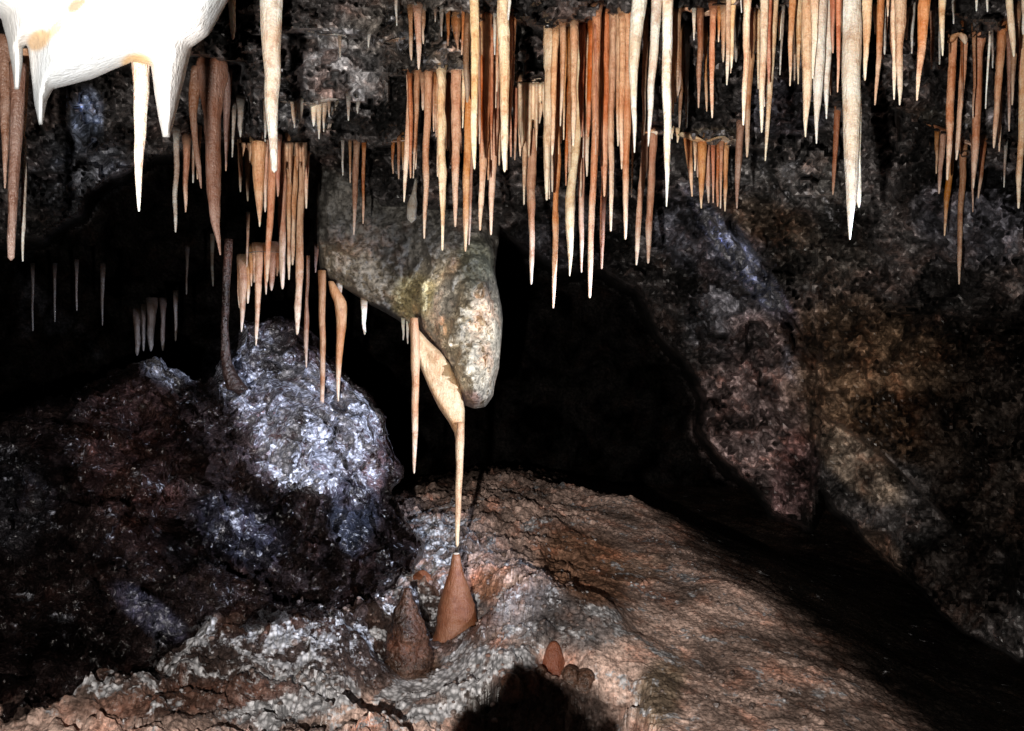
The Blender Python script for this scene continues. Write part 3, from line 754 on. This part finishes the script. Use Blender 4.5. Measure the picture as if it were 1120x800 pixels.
drip('broad brown pointed stalactite in the middle of the left comb', 'O', dd([(283,156,16),(283,175,14),(283.5,200,12),(284,225,7),(284,248,1.5)], 2.92), lump=.06)
drip('slim brown stalactite nearly touching the white left mound', 'B', dd([(352,296,9),(352.5,330,7.5),(352.5,400,6),(352,440,4.5),(352,458,1.6)], 3.95), lump=.06)
drip('orange stalactite with a broad flat top, right above the left mound', 'O', dd([(362,308,6),(368,322,13),(373,332,14),(373,350,11),(371.5,390,7),(370,425,4),(370,439,1.6)], 3.98), lump=.06)
drip('very thin brown stalactite with a red middle above the left mound', 'B', dd([(337,280,4),(336,330,3.4),(336,350,6),(335,375,5),(335,402,1.5)], 3.98), lump=.08)
drip('ringed pinkish stalactite hanging left of the drip column', 'P', dd([(453,348,9),(454,370,10),(454.5,400,9.5),(454,440,8),(453.5,480,6),(453,505,4),(453,518,1.6)], 3.66), lump=.08)
drip('grey white clump of crystals behind the even curtain row', 'G', dd([(455,196,3),(454,208,5),(452,221,10),(450,234,12),(450,243,6)], 3.45), lump=.34, blunt=True)

# brown fluted drape, upper left: one thing with its side blades
def empty(name, loc, label, cat, group=None):
    o = bpy.data.objects.new(name, None); C.objects.link(o); o.location = loc; o.empty_display_size = .05
    return tag(o, label, cat, group)
def adopt(root, o):
    o.parent = root; o.location = o.location - root.location
bd = empty('fluted_drape', P(np.float64(232), np.float64(66), 2.62), 'brown fluted drape with a bent side blade, by the near white flowstone', 'drape')
for nm, pts, c in (('main_blade', dd([(232,66,30),(231,84,37),(232,105,26),(233,130,18),(233,165,16.5),(233,205,15),(235,240,10),(239,262,5),(241,279,1.6)], 2.62), 'D'),
               ('side_blade', dd([(216,74,12),(213,96,13),(211,125,8),(213,150,6),(217,178,6),(220,206,1.6)], 2.6), 'D'), ('side_blade', dd([(247,80,10),(248,110,8),(247,150,4),(247,180,1.6)], 2.64), 'D')):
    adopt(bd, tube(nm, pts, CAL[c], lump=.09, flute=.07, sides=18))
# arched drape between upper right stalactites
ad = drip('arched brown drape bridging stalactite tops at upper right', 'P', [(744,12,7,2.5),(752,9,10,2.48),(762,13,11,2.46),(770,17,10,2.44),(780,12,11,2.42),(792,6,11,2.4),(800,-6,10,2.38)], name='arched_drape', lump=.15)
ad['category'] = 'drape'
ad2 = drip('small arched bridge joining the pinkish pair at upper right', 'P', [(1040,46,7,2.74),(1043,39,9,2.74),(1049,37,9,2.74),(1054,40,8,2.74),(1056,48,6,2.74)], name='arched_bridge', lump=.1)
ad2['category'] = 'calcite bridge'

# drip column: drape + straw
dc = empty('drip_column', (-.2, 3.7, 1.35), 'tan curved drape narrowing to the long straw over the brown stalagmite', 'drip column')
a_ = drape.data.attributes.new('along', 'FLOAT', 'POINT'); a_.data.foreach_set('value', np.zeros(len(drape.data.vertices)))
adopt(dc, drape); adopt(dc, tube('straw', dd([(504,462,7),(503,482,9.5),(502.5,510,8),(501.5,550,6.8),(500.5,580,5.4),(500,598,3.6)], 3.66), CAL['T'], lump=.05, blunt=True))

# ------------------------------------------------------------------ crusts on ledges
def crust(label, line, d, wd, c, group=None, lump=.35):
    pts = [(x, y, wd * rng.uniform(.6, 1.4), (samp(x, y - 2) + .01 if d is None else d + rng.uniform(-.02, .02))) for x, y in line]
    o = tube('calcite_crust', pts, CAL[c], lump=lump, ring=4, sides=14, blunt=True); tag(o, label, 'calcite crust', group)
    return o
crust('rough white crust capping the ledge over the central stalactites', [(567,90),(575,89),(584,88),(592,87),(598,88)], None, 11, 'C')
crust('long thin cream crust along the lip of the even curtain row', [(442,77),(452,78),(465,78),(480,77),(492,79),(500,76),(512,76)], None, 6, 'P')
crust('pinkish crust lip above the left comb of stalactites', [(256,158),(268,156),(282,157),(296,156),(310,154),(322,157),(332,162),(338,168)], None, 10, 'P')
crust('white sparkling crust above the small orange bunch at left', [(272,277),(282,275),(294,276),(306,276)], 4.0, 5, 'G')
crust('lumpy cream crust over the little fringe at right', [(750,147),(760,152),(770,156),(780,152),(788,150),(798,158)], None, 9, 'C')
crust('pale crust bead joining the two blunt pinkish stalactites', [(706,146),(712,143),(718,146)], 2.98, 7, 'P')
crust('grey white crust along the pale ledge by the tall white stalactite', [(310,112),(322,112),(335,114),(350,112),(362,109),(366,108)], None, 11, 'G')
crust('long pale crusty rim on the dark rock right of the tall white stalactite', [(305,30),(320,30),(335,33),(350,38),(365,38),(378,40)], None, 6, 'G')
crust('slanting white streak of calcite crossing the dark rock under the pale ledge', [(372,102),(366,118),(360,138),(352,162)], None, 4, 'G')
crust('short pale crusty rim left of the central curtain', [(424,48),(434,44),(446,40)], None, 7, 'G')
crust('thin brown crust along the ledge below the middle wall', [(370,158),(385,158),(405,158),(425,156),(446,154)], None, 4, 'B')
crust('rust crust lip over the dim brown bunch at right', [(1016,136),(1026,140),(1040,144),(1054,153),(1062,158)], None, 6, 'B')

# ------------------------------------------------------------------ stalagmites
def stalagmite(label, u, v0, v1, d, prof, mat, lump=.06, group=None, name='stalagmite', lean=0, cap=None):
    """prof: (fraction from top, width px)"""
    H = v1 - v0; pts = [(u + lean * f, v0 + H * f, w_, d) for f, w_ in prof]
    a = np.array(pts); n = 46; s = np.linspace(0, 1, n) ** 1.0
    ff = np.array([q[0] for q in prof]); wd = np.interp(s, ff, [q[1] for q in prof]); uu = u + lean * s; vv_ = v0 + H * s
    sides = 40; th = np.linspace(0, 2 * np.pi, sides, endpoint=False)
    ctr = P(uu, vv_, d + 0 * uu); rad = wd / 2 / F * d
    c = np.repeat(ctr, sides, 0); T = np.tile(th, n); R = np.repeat(rad, sides); sid = u
    pp = np.stack([np.cos(T) * 1.2 + sid, np.sin(T) * 1.2, np.repeat(s, sides) * H / 22], -1)
    R = R * (1 + lump * fbm(pp, 3, .5, 6) * 2 + lump * fbm(pp * 4, 3, .6, 9)); 
    V = c + np.stack([np.cos(T) * R, np.sin(T) * R, 0 * R], -1)
    i = np.arange(n * sides).reshape(n, sides); j = np.roll(i, -1, 1)
    f = np.stack([i[:-1], i[1:], j[1:], j[:-1]], -1).reshape(-1, 4).tolist()
    V = np.concatenate([V, [ctr[0] + [0, 0, .002]]]); n0 = n * sides
    f += [[int(i[0, k]), int(j[0, k]), n0] for k in range(sides)]
    org = ctr[-1].copy()
    o = mk(name, V - org, f, mat, None, {'tint': ('FLOAT_COLOR', np.tile((.10, .052, .034, .3), (len(V), 1))), 'along': ('FLOAT', np.concatenate([np.repeat(1 - s, sides) * .6, [.6]]))}, loc=org)
    return tag(o, label, 'stalagmite', group)
M_sm = calcite('stalagmite_calcite', (.26, .105, .05), (.36, .19, .11), .15, .05, 0.)
M_sd = rock_mat('dark_stalagmite_rock', (.4, .3, .24), 20, .3, 70, .006, .3, 1.6, .8)
sm = stalagmite('smooth brown bottle-shaped stalagmite directly below the drip straw', 499, 606, 730, 3.66, [(0,7),(.03,9.5),(.10,12),(.2,18),(.3,28),(.4,37),(.5,42),(.6,45),(.68,50),(.78,62),(1,84)], M_sm, .07)
cap = mk('pale_cap', [(math.cos(k * math.pi / 8) * .013 * r, math.sin(k * math.pi / 8) * .013 * r, z) for r, z in ((1, 0), (.95, .004), (.5, .006)) for k in range(16)], [[a * 16 + k, a * 16 + (k + 1) % 16, a * 16 + 16 + (k + 1) % 16, a * 16 + 16 + k] for a in (0, 1) for k in range(16)] + [[32 + k for k in range(16)]], CAL['W'], sm)
sr = empty('stalagmite', sm.location.copy(), sm['label'], 'stalagmite')
for k in ('label', 'category'): del sm[k]
sm.name = 'body'; sr.name = 'stalagmite'; sm.parent = sr; sm.location = (0, 0, 0); cap.parent = sr
cap.location = (0, 0, (730 - 606) / F * 3.66 - .001)
stalagmite('rough dark brown stalagmite stump with a pale nub, left of the bottle-shaped one', 445, 644, 745, 3.45, [(0,8),(.05,9),(.12,12),(.2,24),(.35,34),(.5,44),(.7,50),(1,62)], M_sd, .2)
stalagmite('small orange-brown rounded stalagmite knob on the floor lip', 606, 702, 744, ray_floor(606, 730), [(0,6),(.06,11),(.2,17),(.4,22),(.6,27),(.75,36),(1,50)], M_sm, .12)
for k, (u, v, s_) in enumerate([(558,738,20),(577,734,22),(591,730,14),(623,730,20),(640,733,22)]):
    stalagmite(['leftmost dark brown knob in the row on the floor lip', 'second brown knob from left in the row on the floor lip', 'smallest brown knob beside the orange-brown stalagmite on the lip', 'brown knob just right of the orange-brown stalagmite on the lip', 'rightmost brown knob at the end of the floor lip row', 'second knob from left in the row on the floor lip', 'leftmost brown knob in the row on the floor lip'][k],
        u, v - 1, v + 26, ray_floor(u, v + 14), [(0,s_*.35),(.06,s_*.62),(.2,s_*.92),(.5,s_*1.1),(1,s_*1.3)], M_sd, .12, 'knobs along the floor lip')
stalagmite('dull brown pointed stalagmite at the foot of the left mound', 322, 606, 660, 3.75, [(0,6),(.1,12),(.4,20),(1,34)], M_sd, .1, lean=-14)
stalagmite('dim brown cone against the dark left mound', 122, 640, 740, 3.35, [(0,4),(.1,12),(.3,22),(.6,34),(1,50)], M_sd, .2)
stalagmite('rounded brown hump on the floor behind the rough stump', 462, 624, 660, 3.95, [(0,6),(.15,20),(.5,34),(1,46)], M_sm, .12)
# dark pillar against the left mound
col = tube('dripstone_pillar', dd([(250,262,9),(249,285,9),(247,320,8),(246,360,8),(247,392,10),(252,410,16),(262,428,24)], 3.72), M_sd, lump=.10, sides=20, blunt=True)
tag(col, 'thin dark dripstone pillar with a lit right edge standing on the left mound', 'dripstone pillar')

# ------------------------------------------------------------------ loose stones and the unseen shade-casting boulder below the frame
def boulder(name, label, x, y, z, r, seed, mat=M_floor, squash=(1, 1, .8), tint=(.2, .13, .1, .3), lump=.3, sub=5, group=None):
    import bmesh
    bm = bmesh.new(); bmesh.ops.create_icosphere(bm, subdivisions=sub, radius=1); v = np.array([q.co[:] for q in bm.verts]); f = [[q.index for q in fc.verts] for fc in bm.faces]; bm.free()
    k = 1 + lump * fbm(v * 1.3 + seed, 4, .5, seed) + lump * .4 * fbm(v * 5 + seed, 3, .6, seed + 3)
    v = v * k[:, None] * r * np.array(squash)
    o = mk(name, v, f, mat, attrs={'tint': ('FLOAT_COLOR', np.tile(tint, (len(v), 1)))}, loc=(x, y, z))
    return o
b1 = boulder('shade_boulder', '', -.09, 1.28, .262, .31, 4, squash=(.62, .6, 1.05), sub=5, lump=.5)  # unseen, sized and placed to cast the dark patch at bottom centre
tag(b1, 'low unseen boulder below the frame, set there to shade the floor lip', 'boulder')
import bmesh
bm = bmesh.new(); bmesh.ops.create_icosphere(bm, subdivisions=2, radius=1); nv = np.array([q.co[:] for q in bm.verts]); nf_ = np.array([[q.index for q in fc.verts] for fc in bm.faces]); bm.free()
VV, FF = [], []
nr_ = np.random.RandomState(3)
for k in range(1500):
    if k < 1100: y = nr_.uniform(2.7, 4.0); x = nr_.uniform(-1.5, .35) * y / 3.3
    else: y = nr_.uniform(3.0, 5.2); x = nr_.uniform(.1, 1.0)
    z = ground(x, y)
    if vn(np.array([[x * 5, y * 5, 1.]]), 9)[0] < -.1: continue
    r_ = nr_.uniform(.003, .012) * (1.5 if nr_.rand() < .06 else 1)
    VV.append(nv * (1 + .3 * fbm(nv * 1.7 + k, 2, .5, k))[:, None] * r_ * [1, 1, .75] + [x, y, z + r_ * .2]); FF.append(nf_ + len(nv) * (len(VV) - 1))
VV = np.concatenate(VV); tcol = np.tile((.26, .2, .18, .55), (len(VV), 1))
tag(mk('calcite_nodules', VV, np.concatenate(FF), M_floor, attrs={'tint': ('FLOAT_COLOR', tcol)}), 'tiny pale calcite nodules and grit scattered over the cave floor', 'nodules', kind='stuff')
